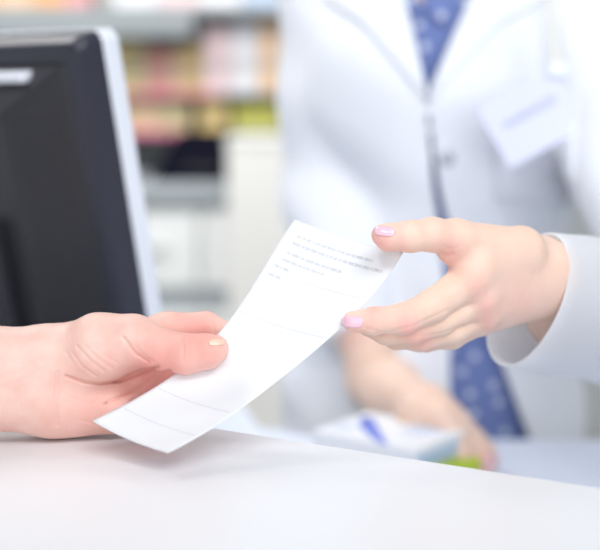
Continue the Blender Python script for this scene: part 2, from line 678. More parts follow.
def edge_fit(E, dep):
    q = np.concatenate([[0], np.cumsum(np.hypot(*np.diff(E, axis=0).T))])
    q /= q[-1]
    wgt = np.ones(len(q))
    wgt[0] = wgt[-1] = 8
    return [np.polyfit(q, E[:, 0], 4, w=wgt), np.polyfit(q, E[:, 1], 4, w=wgt), np.polyfit([0, .5, 1], dep, 2)]


FIT_L, FIT_R = edge_fit(EDGE_L, DEP_L), edge_fit(EDGE_R, DEP_R)


def paper_pt(s, t):
    """s across (0 left), t along (0 top)"""
    l = np.stack([np.polyval(c, t) for c in FIT_L], -1)
    r = np.stack([np.polyval(c, t) for c in FIT_R], -1)
    q = l * (1 - s[..., None]) + r * s[..., None]
    bow = 4 * s * (1 - s)
    q[..., 2] += 0.003 * bow
    q[..., 1] += 3.2 * bow
    d = q[..., 2]
    return CAM + d[..., None] * FWD + ((q[..., 0] - 300) / FPX * d)[..., None] * RIGHT - ((q[..., 1] - 275) / FPX * d)[..., None] * UP


S_, T_ = np.meshgrid(np.linspace(0, 1, 25), np.linspace(0, 1, 57), indexing='ij')
PP = paper_pt(S_, T_)


def paper_nrm(s, t):
    e = 1e-3
    n = np.cross(paper_pt(s + e, t) - paper_pt(s - e, t), paper_pt(s, t + e) - paper_pt(s, t - e))
    n /= np.linalg.norm(n, axis=-1, keepdims=True)
    view = CAM - paper_pt(s, t)
    return np.where(((n * view).sum(-1) < 0)[..., None], -n, n)


NN = paper_nrm(S_, T_)
print('paper width top/bottom', np.linalg.norm(PP[0, 0] - PP[-1, 0]), np.linalg.norm(PP[0, -1] - PP[-1, -1]),
      'length', np.linalg.norm(np.diff(PP[0], axis=0), axis=1).sum(), np.linalg.norm(np.diff(PP[-1], axis=0), axis=1).sum(), 'min z', PP[..., 2].min())
pc = PP[12, 28]
pap = empty('paper_form', tuple(pc), 'white printed paper form held between the two hands above the counter', 'paper')
sheet('sheet', PP + NN * 0.0001, PP - NN * 0.0001, M['paper'], pap)


def strips(name, rects, m, parent):
    V, Fq = [], []
    for s0, s1, t0, t1 in rects:
        n = max(1, int((s1 - s0) / 0.05))
        ss = np.linspace(s0, s1, n + 1)
        for tt in (t0, t1):
            sg, tg = ss, np.full(n + 1, tt)
            V.append(paper_pt(sg, tg) + paper_nrm(sg, tg) * 0.00022)
        base = sum(len(v) for v in V) - 2 * (n + 1)
        for i in range(n):
            Fq.append((base + i, base + i + 1, base + n + 2 + i, base + n + 1 + i))
    return mesh_obj(name, np.concatenate(V), Fq, m, parent, smooth=False)


rects = []


def textrow(s0, s1, t, hgt, gap=0.004):
    s = s0
    while s < s1:
        for _ in range(random.randint(3, 9)):
            cw = random.uniform(0.0050, 0.0085)
            if s + cw > s1:
                break
            k = random.uniform(0.55, 1.0) * hgt
            rects.append((s, s + cw * 0.62, t - k / 2, t - k / 2 + k * 0.42))
            rects.append((s + cw * 0.2, s + cw * 0.8, t + k * 0.1, t + k / 2))
            s += cw + 0.0012
        s += 0.009


textrow(0.10, 0.80, 0.052, 0.0115)
textrow(0.10, 0.93, 0.080, 0.012)
textrow(0.10, 0.62, 0.118, 0.011)
textrow(0.10, 0.50, 0.145, 0.011)
textrow(0.07, 0.22, 0.174, 0.0105)
textrow(0.06, 0.19, 0.209, 0.013)
strips('printed_text', rects, M['ink'], pap)
for rc in ((0.23, 0.92, 0.1905, 0.1922), (0.02, 0.96, 0.366, 0.3677), (0.04, 0.95, 0.752, 0.7537), (0.04, 0.95, 0.888, 0.8897)):
    strips('ruled_line', [rc], M['ink_light'], pap)

# ================================================================== pharmacist
PB = 0.785
TX, TY = at(435, 200, 1.5)[0], 1.50   # torso axis
GY = TY + 0.0


def hand_left():
    J = lambda l: joints(PB, l)
    thumb = J([(520, 252, 20, 24), (456, 239, -8, 19), (432, 234.5, -18, 16), (410, 236.5, -26, 14.6), (388, 237, -32, 12.8), (380.5, 234.5, -33, 8.5)])
    meta = [J([(540, 264, 40, 27), (470, 281, 0, 19)]), J([(542, 274, 44, 26), (480, 299, 8, 18)]),
            J([(544, 284, 48, 26), (484, 313, 17, 16)]), J([(546, 288, 52, 24), (482, 321, 27, 13.5)]),
            J([(520, 250, 24, 24), (478, 262, -1, 20), (452, 250, -6, 15)])]
    fing = [J([(468, 281, 0, 19), (432, 306, -14, 16), (404, 319, -26, 15.2), (374, 321, -33, 13.2), (353, 321.5, -34, 10.5)]),
            J([(479, 300, 8, 17), (440, 321, -3, 14), (412, 331, -12, 13.8), (386, 332, -12, 12), (368, 327, -10, 9.5)]),
            J([(484, 313, 17, 16), (450, 331, 7, 13.6), (420, 338, 1, 13), (396, 337, 4, 11.5), (380, 331, 8, 9.5)]),
            J([(481, 321, 27, 13.5), (452, 337, 18, 11.5), (426, 340, 16, 11), (408, 337, 18, 10), (396, 332, 20, 8.5)])]
    arm = J([(545, 272, 44, 29), (578, 294, 95, 33), (640, 324, 230, 38)])
    arm2 = J([(526, 290, 50, 23), (562, 318, 98, 31), (640, 350, 230, 37)])
    cre = [([(366, 328), (385, 333), (415, 325), (447, 310)], 0.8, 0.45), ([(376, 333), (398, 338), (442, 333), (462, 325)], 0.8, 0.45), ([(404, 306), (403, 314), (404, 322)], 0.9, 0.35), ([(409, 306), (409, 314), (410, 322)], 0.8, 0.3),
           ([(440, 252), (446, 256), (452, 254)], 1.2, 0.9), ([(445, 246), (452, 250), (460, 246)], 1.0, 0.35),
           ([(410, 224), (409, 232)], 0.8, 0.3), ([(405, 224), (404, 232)], 0.7, 0.25),
           ([(538, 258), (533, 280), (522, 300)], 2.0, 0.5)]

    def f(P):
        d = smin(chain(P, arm, 0.01), chain(P, arm2, 0.01), 0.015)
        for m_ in meta:
            d = smin(d, chain(P, m_, 0.005), 0.010)
        fd = None
        for g in fing:
            c = chain(P, g, 0.004)
            fd = c if fd is None else smin(fd, c, 0.0007)
        d = smin(d, fd, 0.0035)
        d = smin(d, chain(P, thumb, 0.005), 0.0045)
        # knuckle bumps
        for (kx, ky, ko, kr, rise) in ((472, 281, -8, 11, 4), (483, 301, 0, 10, 3.5), (485, 317, 9, 9.5, 3)):
            c = at(kx, ky, PB + ko * 0.001)
            d = smin(d, seg(P, c, c + 1e-5, kr * PB / FPX, kr * PB / FPX), 0.010)
        x, y, dep = proj(P)
        front = 1 / (1 + np.exp((dep - (PB + 0.01)) / 0.004))
        for pl, w_, a_ in cre:
            q = poly_dist(x, y, pl) * (PB / FPX * 1000)
            d = d + (a_ * 0.001) * np.exp(-(q / w_) ** 2) * front
        return d.astype(F32)
    return f


fhl = hand_left()
ph = empty('person', (float(TX), float(TY), 0),
           'pharmacist in white lab coat over dotted blue blouse, reaching for the paper', 'person')

# ---- trunk, head, right arm
ZT = np.array([0.50, 0.62, 0.78, 0.88, 0.98, 1.05, 1.15, 1.23, 1.30, 1.36, 1.40, 1.43])
AW = np.array([.160, .168, .172, .162, .138, .130, .138, .148, .154, .150, .115, .055])
BD = np.array([.105, .110, .112, .104, .090, .086, .094, .104, .100, .088, .070, .045])
WR = (470, 415)


def torso(P, da, zlo, ztop, k=0.02):
    z = P[..., 2]
    a = np.interp(z, ZT, AW).astype(F32) + F32(da)
    b = np.interp(z, ZT, BD).astype(F32) + F32(da)
    x = (P[..., 0] - F32(TX)) / a
    y = (P[..., 1] - F32(TY)) / b
    d = (np.sqrt(x * x + y * y) - 1) * np.minimum(a, b)
    d = smax(d, z - F32(ztop), k)
    return smax(d, F32(zlo) - z, 0.01)


def bust(P, da):
    e = None
    for s in (-1, 1):
        q = ell(P, (TX + s * 0.070, TY - 0.075, 1.215), (0.062 + da, 0.055 + da, 0.064 + da))
        e = q if e is None else smin(e, q, 0.03)
    return e


SHL = np.array([TX + 0.158, TY, 1.375])
SHR = np.array([TX - 0.133, TY, 1.375])
MIR = at(335, 205, 1.465)
ELR = at(375, 380, 1.40)
WRR = at(428, 411, 1.235)
ELL = at(690, 320, 1.16)
NECK = np.array([TX + 0.0, TY + 0.02, 1.42])
HEAD = np.array([TX - 0.01, TY - 0.02, 1.575])


def f_body(P):
    d = smin(torso(P, -0.004, 0.80, 1.425), bust(P, -0.004), 0.03)
    d = smin(d, seg(P, NECK + (0, 0.01, -0.05), NECK + (-0.005, -0.01, 0.08), 0.058, 0.052), 0.035)
    h = ell(P, HEAD + (0, 0.015, 0.03), (0.074, 0.092, 0.092))
    h = smin(h, ell(P, HEAD + (0, -0.035, -0.055), (0.052, 0.058, 0.062)), 0.04)
    nose = seg(P, HEAD + (0, -0.082, 0.012), HEAD + (0, -0.104, -0.022), 0.007, 0.011)
    h = smin(h, nose, 0.012)
    for s in (-1, 1):
        sock = ell(P, HEAD + (s * 0.032, -0.096, 0.012), (0.018, 0.014, 0.012))
        h = smax(h, -sock, 0.012)
        h = smin(h, ell(P, HEAD + (s * 0.076, 0.008, -0.004), (0.010, 0.020, 0.032)), 0.006)
    d = smin(d, h, 0.02)
    d = smin(d, seg(P, SHL + (-.028, 0, -.01), ELL, 0.042, 0.036), 0.03)
    d = smin(d, smin(seg(P, SHR + (.012, 0, 0), MIR, 0.042, 0.038), seg(P, MIR, MIR + (ELR - MIR) * 0.45, 0.038, 0.034), 0.01), 0.03)
    return d.astype(F32)


def f_rarm(P):
    d = smin(seg(P, MIR + (ELR - MIR) * 0.42, ELR, 0.034, 0.031), smin(seg(P, ELR, ELR + (WRR - ELR) * 0.35, 0.030, 0.030), seg(P, ELR + (WRR - ELR) * 0.35, WRR, 0.030, 0.022), 0.02), 0.012)
    Jr = lambda l: [(at(x, y, dd), r) for x, y, dd, r in l]
    palm = [Jr([(424, 408, 1.235, .024), (452, 424, 1.225, .018)]), Jr([(426, 412, 1.225, .022), (458, 434, 1.21, .016)]), Jr([(420, 414, 1.225, .022), (448, 438, 1.205, .015)])]
    for c in palm:
        d = smin(d, chain(P, c, .006), .014)
    fg = None
    for c in ([(454, 424, 1.228, .0105), (474, 437, 1.215, .0095), (486, 451, 1.207, .0085), (491, 461, 1.205, .0072)],
              [(459, 432, 1.215, .0105), (475, 447, 1.203, .0095), (484, 460, 1.198, .0085), (487, 469, 1.197, .0072)],
              [(454, 440, 1.207, .0100), (466, 455, 1.197, .0090), (473, 467, 1.193, .0082), (476, 475, 1.193, .0070)],
              [(447, 443, 1.203, .0090), (456, 459, 1.194, .0080), (461, 470, 1.192, .0072), (463, 476, 1.192, .0065)]):
        q = chain(P, Jr(c), .004)
        fg = q if fg is None else smin(fg, q, .0016)
    d = smin(d, fg, .006)
    th = chain(P, Jr([(440, 418, 1.205, .016), (456, 441, 1.192, .0112), (463, 456, 1.186, .010), (466, 468, 1.184, .0085)]), .004)
    d = smin(d, th, .006)
    return d.astype(F32)


blo, bhi = bounds([at(335, 205, PB - .06), at(335, 360, PB - .06), at(600, 205, PB + .15), at(600, 400, PB + .15)], 0.002)
far_y = at(575, 300, PB + 0.10)[1]
V1, Q1 = surface(lambda P: np.maximum(fhl(P), P[..., 1] - F32(far_y)), blo, bhi, 0.0010)
blo, bhi = bounds([at(560, 250, PB + .08), at(720, 420, PB + .30)], 0.06)
V2, Q2 = surface(lambda P: np.maximum(smin(fhl(P), seg(P, at(640, 324, PB + .23), ELL, 0.034, 0.040), 0.02), F32(far_y) - P[..., 1] - F32(0.001)), blo, bhi, 0.004)
V3, Q3 = surface(f_body, (TX - .27, TY - .42, .78), (TX + .36, TY + .16, 1.72), 0.006)
blo, bhi = bounds([MIR + (ELR - MIR) * 0.40, ELR, WRR, at(492, 480, 1.19), at(430, 480, 1.17)], 0.05)
V4, Q4 = surface(f_rarm, blo, bhi, 0.0025)
V = np.concatenate([V1, V2, V3, V4])
Q = np.concatenate([Q1, Q2 + len(V1), Q3 + len(V1) + len(V2), Q4 + len(V1) + len(V2) + len(V3)])
fl = redness(V, [(378, 242, 14, .7), (400, 246, 14, .35), (404, 318, 12, .5), (375, 322, 12, .45), (352, 330, 14, .4), (476, 284, 12, .4), (486, 306, 11, .4), (488, 324, 11, .4),
                 (450, 252, 16, .6), (410, 332, 12, .5), (425, 342, 12, .5), (372, 306, 8, .5), (520, 300, 30, .3), (488, 462, 14, .5)], 0.03)
mesh_obj('body', V, Q, M['skin_pharmacist'], ph, attr=fl)
# nails
gx, gy = nail_grid(384.6, 231.4, math.radians(6), 10.2, 4.6)
patch('fingernail', fhl, gx, gy, PB - 0.10, 0.0, 0.0007, M['nail_pink'], ph)
gx, gy = nail_grid(352.8, 321.8, math.radians(2), 10.8, 5.6)
patch('fingernail', fhl, gx, gy, PB - 0.10, 0.0, 0.0007, M['nail_pink'], ph)
for cx, cy in ((490, 460), (486.5, 467)):
    gx, gy = nail_grid(cx, cy, math.radians(72), 4.5, 3.2)
    patch('fingernail', f_rarm, gx, gy, 1.12, 0.0, 0.0008, M['nail_pink'], ph)

# face details (above the frame)
for s in (-1, 1):
    bm = bmesh.new()
    bmesh.ops.create_uvsphere(bm, u_segments=20, v_segments=12, radius=0.0125, matrix=Matrix.Translation(Vector(HEAD + (s * 0.032, -0.078, 0.012))))
    eye = bm_obj('eye', bm, M['eye'], ph, True)
    bm = bmesh.new()
    bmesh.ops.create_uvsphere(bm, u_segments=16, v_segments=10, radius=0.0062, matrix=Matrix.Translation(Vector(HEAD + (s * 0.032, -0.0855, 0.011))))
    bm_obj('iris', bm, M['iris'], eye, True)
lipf = lambda P: smin(ell(P, HEAD + (0, -0.090, -0.050), (0.022, 0.008, 0.0055)), ell(P, HEAD + (0, -0.089, -0.058), (0.018, 0.008, 0.006)), 0.002)
V, Q = surface(lipf, HEAD + (-.03, -.105, -.07), HEAD + (.03, -.075, -.04), 0.0015)
mesh_obj('lips', V, Q, M['lip'], ph)


def f_hair(P):
    d = ell(P, HEAD + (0, 0.022, 0.038), (0.084, 0.103, 0.100))
    face = ell(P, HEAD + (0, -0.085, -0.02), (0.062, 0.085, 0.085))
    d = smax(d, -face, 0.012)
    d = smax(d, HEAD[2] - 0.03 - P[..., 2] - F32(0.25) * (P[..., 1] - F32(HEAD[1])), 0.02)
    d = smin(d, ell(P, HEAD + (0, 0.125, 0.02), (0.036, 0.034, 0.038)), 0.015)
    return d + F32(0.0012) * np.sin(P[..., 0] * 400) * np.sin(P[..., 2] * 60)


V, Q = surface(f_hair, HEAD + (-.11, -.12, -.12), HEAD + (.11, .18, .16), 0.004)
mesh_obj('hair', V, Q, M['hair'], ph)

# ---- trousers and shoes (hidden behind the desk)
tl = lambda P: smin(smin(ell(P, (TX, TY, .80), (.155, .105, .10)), seg(P, (TX - .08, TY, .78), (TX - .09, TY, .10), .082, .055), .03), seg(P, (TX + .08, TY, .78), (TX + .09, TY, .10), .082, .055), .03)
V, Q = surface(tl, (TX - .2, TY - .14, .02), (TX + .2, TY + .14, .93), 0.008)
mesh_obj('trousers', V, Q, M['trouser'], ph)
for s in (-1, 1):
    sf = lambda P: np.maximum(smin(ell(P, (TX + s * .09, TY - .06, .035), (.045, .125, .045)), ell(P, (TX + s * .09, TY + .02, .06), (.042, .05, .06)), .02), F32(0.002) - P[..., 2])
    V, Q = surface(sf, (TX + s * .09 - .07, TY - .2, -.01), (TX + s * .09 + .07, TY + .1, .14), 0.006)
    mesh_obj('shoe', V, Q, M['shoe'], ph)

# ---- blouse
NV = [(402, -60), (440, -60), (430, -20), (421, 9), (412, -20)]


def f_blouse(P):
    d = smin(torso(P, 0.004, 0.80, 1.415), bust(P, 0.004), 0.03)
    d = np.maximum(d, -(d + F32(0.012)))
    x, y, dep = proj(P)
    cutp = poly_sdf(x, y, NV) * F32(1.4 / FPX)
    cutp = np.where(dep < TY + 0.02, cutp, 0.05)
    d = np.maximum(d, -cutp)
    n = np.sqrt((P[..., 0] - F32(TX)) ** 2 + (P[..., 1] - F32(TY + .01)) ** 2) - F32(0.066)
    n = np.where(P[..., 2] > 1.36, n, 0.05)
    return np.maximum(d, -n).astype(F32)


V, Q = surface(f_blouse, (TX - .2, TY - .16, .79), (TX + .2, TY + .14, 1.44), 0.004)
bl = mesh_obj('blouse', V, Q, M['blouse'], ph)
bl['label'] = 'blue blouse with white dots'
fb0 = lambda P: smin(torso(P, 0.004, 0.80, 1.415), bust(P, 0.004), 0.03)
gx, gy = ruled([(421, 9), (412, -20), (400, -60)], [(402, 30), (392, -5), (385, -60)], 14, 8)
patch('collar', fb0, gx, gy, 1.2, 0.001, 0.003, M['blouse'], bl)
gx, gy = ruled([(421, 9), (430, -20), (440, -60)], [(444, 28), (456, -5), (462, -60)], 14, 8)
patch('collar', fb0, gx, gy, 1.2, 0.001, 0.003, M['blouse'], bl)
gx, gy = ruled([(417, 12), (440, 200), (470, 440)], [(427, 12), (450, 200), (481, 440)], 40, 4)
patch('placket', fb0, gx, gy, 1.2, 0.0008, 0.002, M['blouse'], bl)
# ---- lab coat
OPEN = [(405, -4), (425, 95), (430, 150), (433, 190), (437, 215), (447, 300), (450, 345), (450, 440), (455, 700),
        (610, 700), (530, 440), (495, 345), (475, 300), (446, 215), (440, 190), (434, 150), (427, 95), (470, -4), (490, -90), (390, -90)]


CUT_R = MIR + (ELR - MIR) * 0.74
CUT_N = (ELR - MIR) / np.linalg.norm(ELR - MIR)


def f_coat0(P):
    d = smin(torso(P, 0.020, 0.56, 1.432, 0.03), bust(P, 0.018), 0.05)
    d = smin(d, seg(P, SHL + (-.02, 0, 0), ELL, 0.062, 0.058), 0.014)
    arm = smin(seg(P, SHR + (.008, 0, 0.0), MIR, 0.064, 0.057), seg(P, MIR, ELR, 0.057, 0.044), 0.02)
    arm = np.maximum(arm, (P - CUT_R.astype(F32)) @ CUT_N.astype(F32))
    d = smin(d, arm, 0.014)
    x, y, z = P[..., 0] - F32(TX), P[..., 1], P[..., 2]
    fold = 0.0035 * np.sin(38 * x + 9 * z + 2 * np.sin(7 * z)) + 0.003 * np.sin(24 * z - 30 * x + 10 * y) + 0.002 * np.sin(55 * z + 22 * x - 18 * y)
    return (d + fold.astype(F32)).astype(F32)




def f_coat(P):
    d = f_coat0(P)
    d = np.maximum(d, -(d + F32(0.007)))
    x, y, dep = proj(P)
    c = poly_sdf(x, y, OPEN) * F32(1.4 / FPX)
    c = np.where(P[..., 1] < TY + 0.0, c, 0.05)
    d = np.maximum(d, -c)
    n = np.sqrt((P[..., 0] - F32(TX)) ** 2 + (P[..., 1] - F32(TY + .01)) ** 2) - F32(0.074)
    n = np.where(P[..., 2] > 1.33, n, 0.05)
    d = np.maximum(d, -n)
    cl = (P - ELL.astype(F32)) @ ((ELL - SHL) / np.linalg.norm(ELL - SHL)).astype(F32) - F32(0.03)
    far = P[..., 0] > TX + 0.16
    d = np.where(far, np.maximum(d, cl), d)
    return d.astype(F32)


V, Q = surface(f_coat, (TX - .30, TY - .46, .54), (TX + .42, TY + .18, 1.47), 0.0036, project=2)
coat = mesh_obj('lab_coat', V, Q, M['coat'], ph)
coat['label'] = 'open white lab coat'
gx, gy = ruled([(398, -40), (405, 0), (414, 45), (425.5, 96)], [(318, -40), (330, 4), (362, 24), (425, 97)], 26, 12)
patch('lapel', f_coat0, gx, gy, 1.15, 0.003, 0.004, M['coat'], coat)
gx, gy = ruled([(480, -40), (470, 0), (450, 45), (427, 96)], [(575, -40), (541, 5), (501, 24), (428, 97)], 26, 12)
patch('lapel', f_coat0, gx, gy, 1.15, 0.003, 0.004, M['coat'], coat)
# breast pocket behind the badge
gx, gy = ruled([(492, 112), (494, 200)], [(578, 106), (574, 205)], 14, 12)
patch('pocket', f_coat0, gx, gy, 1.15, 0.001, 0.003, M['coat'], coat)
for bx, by in ((447, 158), (462, 268)):
    P0 = cast(f_coat0, np.array([float(bx)]), np.array([float(by)]), 1.15)[0]
    n0 = grad(f_coat0, P0[None].astype(F32), 1e-3)[0]
    n0 /= np.linalg.norm(n0)
    rot = Vector((0, 0, 1)).rotation_difference(Vector(n0.tolist())).to_matrix().to_4x4()
    bm = bmesh.new()
    bmesh.ops.create_cone(bm, cap_ends=True, segments=28, radius1=0.0085, radius2=0.0075, depth=0.004)
    for k in range(4):
        a = math.pi / 4 + k * math.pi / 2
        bmesh.ops.create_cone(bm, cap_ends=True, segments=8, radius1=0.0012, radius2=0.0012, depth=0.001,
                              matrix=Matrix.Translation((0.0025 * math.cos(a), 0.0025 * math.sin(a), 0.0022)))
    bm_obj('button', bm, M['coat_button'], coat, xf=Matrix.Translation(Vector((P0 + n0 * 0.003).tolist())) @ rot)

# ---- wide sleeve round the outstretched arm
cc = at(527, 301, 0.842)
v_up = at(553, 238, 0.835) - at(520, 372, 0.850)
v_up = v_up / 2
h_r = at(566, 297, 0.812) - at(489, 312, 0.872)
h_r = h_r / 2
axis = np.cross(h_r, v_up)
axis /= np.linalg.norm(axis)
el = ELL + np.array([0.02, 0, -0.005])
if axis @ (el - cc) < 0:
    axis = -axis
NR, NA = 46, 96
ang = np.linspace(0, 2 * math.pi, NA, endpoint=False)
rings = []
for i in range(NR):
    t = i / (NR - 1)
    c = cc + (el - cc) * t + axis * 0.03 * math.sin(math.pi * min(1, t * 1.4)) * (1 - t)
    k = 1 + 0.20 * t
    hh = h_r * (1 - t) + np.array([0.052, -0.046, 0]) * t
    vv = v_up * (1 - t) + np.array([0.0, 0.0, 0.062]) * t
    wr = 1 + 0.05 * t * np.sin(3 * ang + 9 * t) + 0.045 * min(1, t * 5) * np.sin(2 * ang - 24 * t + 1.0) + 0.02 * np.sin(5 * ang + 2 + 6 * t) * min(1, t * 8 + 0.3)
    if t < 0.001:
        wr = wr * 1.0
    rings.append(c + (hh[None] * np.cos(ang)[:, None] + vv[None] * np.sin(ang)[:, None]) * (wr * k)[:, None])
outer = np.array(rings)
# inner wall: 2.2 mm inside, turned at the hem
cen = outer.mean(1, keepdims=True)
dv = outer - cen
inner = cen + dv * (1 - 0.0024 / np.linalg.norm(dv, axis=-1, keepdims=True))
hem = (outer[0] + inner[0]) / 2 - axis * 0.0012
rows = list(inner[::-1]) + [hem] + list(outer)
V = np.array(rows).reshape(-1, 3)
nrow = len(rows)
Q = [(i * NA + j, i * NA + (j + 1) % NA, (i + 1) * NA + (j + 1) % NA, (i + 1) * NA + j) for i in range(nrow - 1) for j in range(NA)]
slv = mesh_obj('sleeve', V, Q, M['sleeve'], coat)
bm = bmesh.new()
bm.from_mesh(slv.data)
bmesh.ops.recalc_face_normals(bm, faces=bm.faces[:])
bm.to_mesh(slv.data)
bm.free()

# ---- name badge
TLb, TRb, BRb, BLb = [np.array(q, float) for q in ((477, 109), (557, 67), (589, 125), (509, 171))]
fd0 = cast(f_coat0, np.array([530.0, 490, 575, 545, 520]), np.array([120.0, 112, 120, 80, 160]), 1.15)
dmin = min(proj(p[None])[2][0] for p in fd0) - 0.006
bc = [at(q[0], q[1], dmin + o) for q, o in ((TLb, .0), (TRb, 0.004), (BRb, 0.0), (BLb, -0.004))]
ux = (bc[1] - bc[0] + bc[2] - bc[3]) / 2
uy = (bc[3] - bc[0] + bc[2] - bc[1]) / 2
bw, bh = np.linalg.norm(ux), np.linalg.norm(uy)
ux /= bw
uy -= ux * (uy @ ux)
uy /= np.linalg.norm(uy)
un = np.cross(ux, -uy)
bctr = sum(bc) / 4
XF = Matrix(((ux[0], -uy[0], un[0], bctr[0]), (ux[1], -uy[1], un[1], bctr[1]), (ux[2], -uy[2], un[2], bctr[2]), (0, 0, 0, 1)))
bd = empty('name_badge', tuple(bctr), 'tilted white plastic name badge pinned on the lab coat chest', 'badge')
bm = bmesh.new()
add_box(bm, (-bw / 2, -bh / 2, -0.0012), (bw / 2, bh / 2, 0.0012), 0.0009)
bm_obj('card', bm, M['badge'], bd, xf=XF)
cu = bpy.data.curves.new('lettering', 'FONT')
cu.body = 'PHARMACIST'
cu.size = 0.0102
cu.align_x = 'CENTER'
cu.align_y = 'CENTER'
cu.extrude = 0.0002
tmp = bpy.data.objects.new('tmp_text', cu)
COL.objects.link(tmp)
dg = bpy.context.evaluated_depsgraph_get()
me = bpy.data.meshes.new_from_object(tmp.evaluated_get(dg))
bpy.data.objects.remove(tmp)
me.transform(XF @ Matrix.Translation((0.0, 0.006, 0.0015)))
me.materials.clear()
me.materials.append(M['badge_ink'])
link(bpy.data.objects.new('lettering', me), bd)
# beige hanging strap from the lapel to the badge
s0, s1 = at(549, -14, dmin + 0.004), at(557, 72, dmin + 0.0)
bm = bmesh.new()
add_box(bm, (-0.0065, -0.0006, 0), (0.0065, 0.0006, float(np.linalg.norm(s1 - s0))), 0.0004)
zz = Vector((s0 - s1).tolist()).normalized()
rot = Vector((0, 0, 1)).rotation_difference(zz).to_matrix().to_4x4()
bm_obj('strap', bm, M['strap'], bd, xf=Matrix.Translation(Vector(s1.tolist())) @ rot)
bm = bmesh.new()
add_box(bm, (-0.009, -0.002, -0.006), (0.009, 0.002, 0.006), 0.001)
bm_obj('clip', bm, M['silver'], bd, xf=Matrix.Translation(Vector((s1 + (0, -0.002, 0.002)).tolist())))

# ================================================================== cartons on the desk
cz = DZ
top_z = DZ + 0.052
q_far, q_right, q_left = on_z(367, 411, top_z), on_z(467, 429, top_z), on_z(330, 434, top_z)
ax_l = (q_right - q_far)
Lb = np.linalg.norm(ax_l)
ax_l = ax_l / Lb
ax_w = np.array([ax_l[1], -ax_l[0], 0])
if ax_w @ (q_left - q_far) < 0:
    ax_w = -ax_w
Wb = float(abs((q_left - q_far) @ ax_w))
print('carton', Lb, Wb)


def carton(name, corner, L, Wd, z0, z1, m, label):
    e = empty(name, (*(corner[:2] + (ax_l * L / 2 + ax_w * Wd / 2)[:2]), z0), label, 'box')
    xf = Matrix(((ax_l[0], ax_w[0], 0, corner[0]), (ax_l[1], ax_w[1], 0, corner[1]), (0, 0, 1, 0), (0, 0, 0, 1)))
    bm = bmesh.new()
    add_box(bm, (0, 0, z0), (L, Wd, z1), 0.0012)
    bm_obj('carton', bm, m, e, xf=xf)
    return e, xf


gb, gxf = carton('medicine_box', q_far + ax_l * 0.006 + ax_w * 0.004, Lb + 0.012, Wb - .012, DZ + 0.0005, DZ + 0.0285, M['box_green'], 'lime green medicine box lying under the white and blue one on the desk')
bm = bmesh.new()
add_box(bm, (Lb + .012, 0.012, DZ + 0.004), (Lb + 0.0124, 0.03, DZ + 0.025), 0)
bm_obj('flap', bm, M['box_green'], gb, xf=gxf)
wb, wxf = carton('medicine_box', q_far, Lb, Wb, DZ + 0.029, top_z, M['box_white'], 'white medicine box with a blue swoosh on top of the green one')
# swoosh
n = 24
sv, sf = [], []
for i in range(n + 1):
    t = i / n
    c = 0.13 * Lb + 0.58 * Lb * t - 0.006 * math.sin(t * math.pi)
    hwid = 0.0045 + 0.0065 * math.sin(math.pi * min(1, t * 0.9 + 0.1))
    y = Wb * (0.22 + 0.77 * t)
    sv += [(c - hwid, y, top_z + 0.0003), (c + hwid, y, top_z + 0.0003)]
sf = [(2 * i, 2 * i + 1, 2 * i + 3, 2 * i + 2) for i in range(n)]
so = mesh_obj('blue_swoosh', sv, sf, M['box_blue'], None, smooth=False)
so.data.transform(wxf)
so.parent = wb
so.matrix_parent_inverse = wb.matrix_world.inverted()
for (x0, x1, y0, y1) in ((.58, .92, .20, .27), (.58, .86, .34, .39), (.60, .82, .46, .50), (.06, .26, .62, .68), (.06, .22, .75, .79), (.10, .26, .30, .34)):
    box_obj('print_bar', (x0 * Lb, y0 * Wb, top_z), (x1 * Lb, y1 * Wb, top_z + 0.0003), M['box_pale'], wb, xf=wxf)
bm = bmesh.new()
add_box(bm, (Lb, 0.004, DZ + 0.031), (Lb + 0.0004, Wb - 0.004, DZ + 0.045))
bm_obj('end_panel', bm, M['box_pale'], wb, xf=wxf)

# ================================================================== monitor
MW, MH = 0.37, 0.315
tilt, yaw = math.radians(11.5), math.radians(-36)
R3 = Matrix.Rotation(yaw, 4, 'Z') @ Matrix.Rotation(tilt, 4, 'X')
corner = Vector((MW / 2, 0.0, MH))            # back right top corner of the bezel, panel bottom at z = 0
tgt = Vector(at(101, 31, 1.02).tolist())
org = tgt - (R3 @ corner)
XM = Matrix.Translation(org) @ R3
mon = empty('computer_monitor', (org.x, org.y, DZ), 'black flat computer monitor with silver edge seen from behind at the left', 'monitor')


def rrect(hw, hh, r, y, zc, n=6):
    pts = []
    for cx, cz_, a0 in ((hw - r, hh - r, 0), (-hw + r, hh - r, 90), (-hw + r, -hh + r, 180), (hw - r, -hh + r, 270)):
        for k in range(n + 1):
            a = math.radians(a0 + 90 * k / n)
            pts.append((cx + r * math.cos(a), y, zc + cz_ + r * math.sin(a)))
    return pts


def loft(name, secs, m, parent, xf):
    bm = bmesh.new()
    prev = None
    first = None
    for s in secs:
        vs = [bm.verts.new(p) for p in s]
        if prev:
            for i in range(len(vs)):
                bm.faces.new((prev[i], prev[(i + 1) % len(vs)], vs[(i + 1) % len(vs)], vs[i]))
        else:
            first = vs
        prev = vs
    bm.faces.new(first)
    bm.faces.new(prev)
    return bm_obj(name, bm, m, parent, xf=xf)


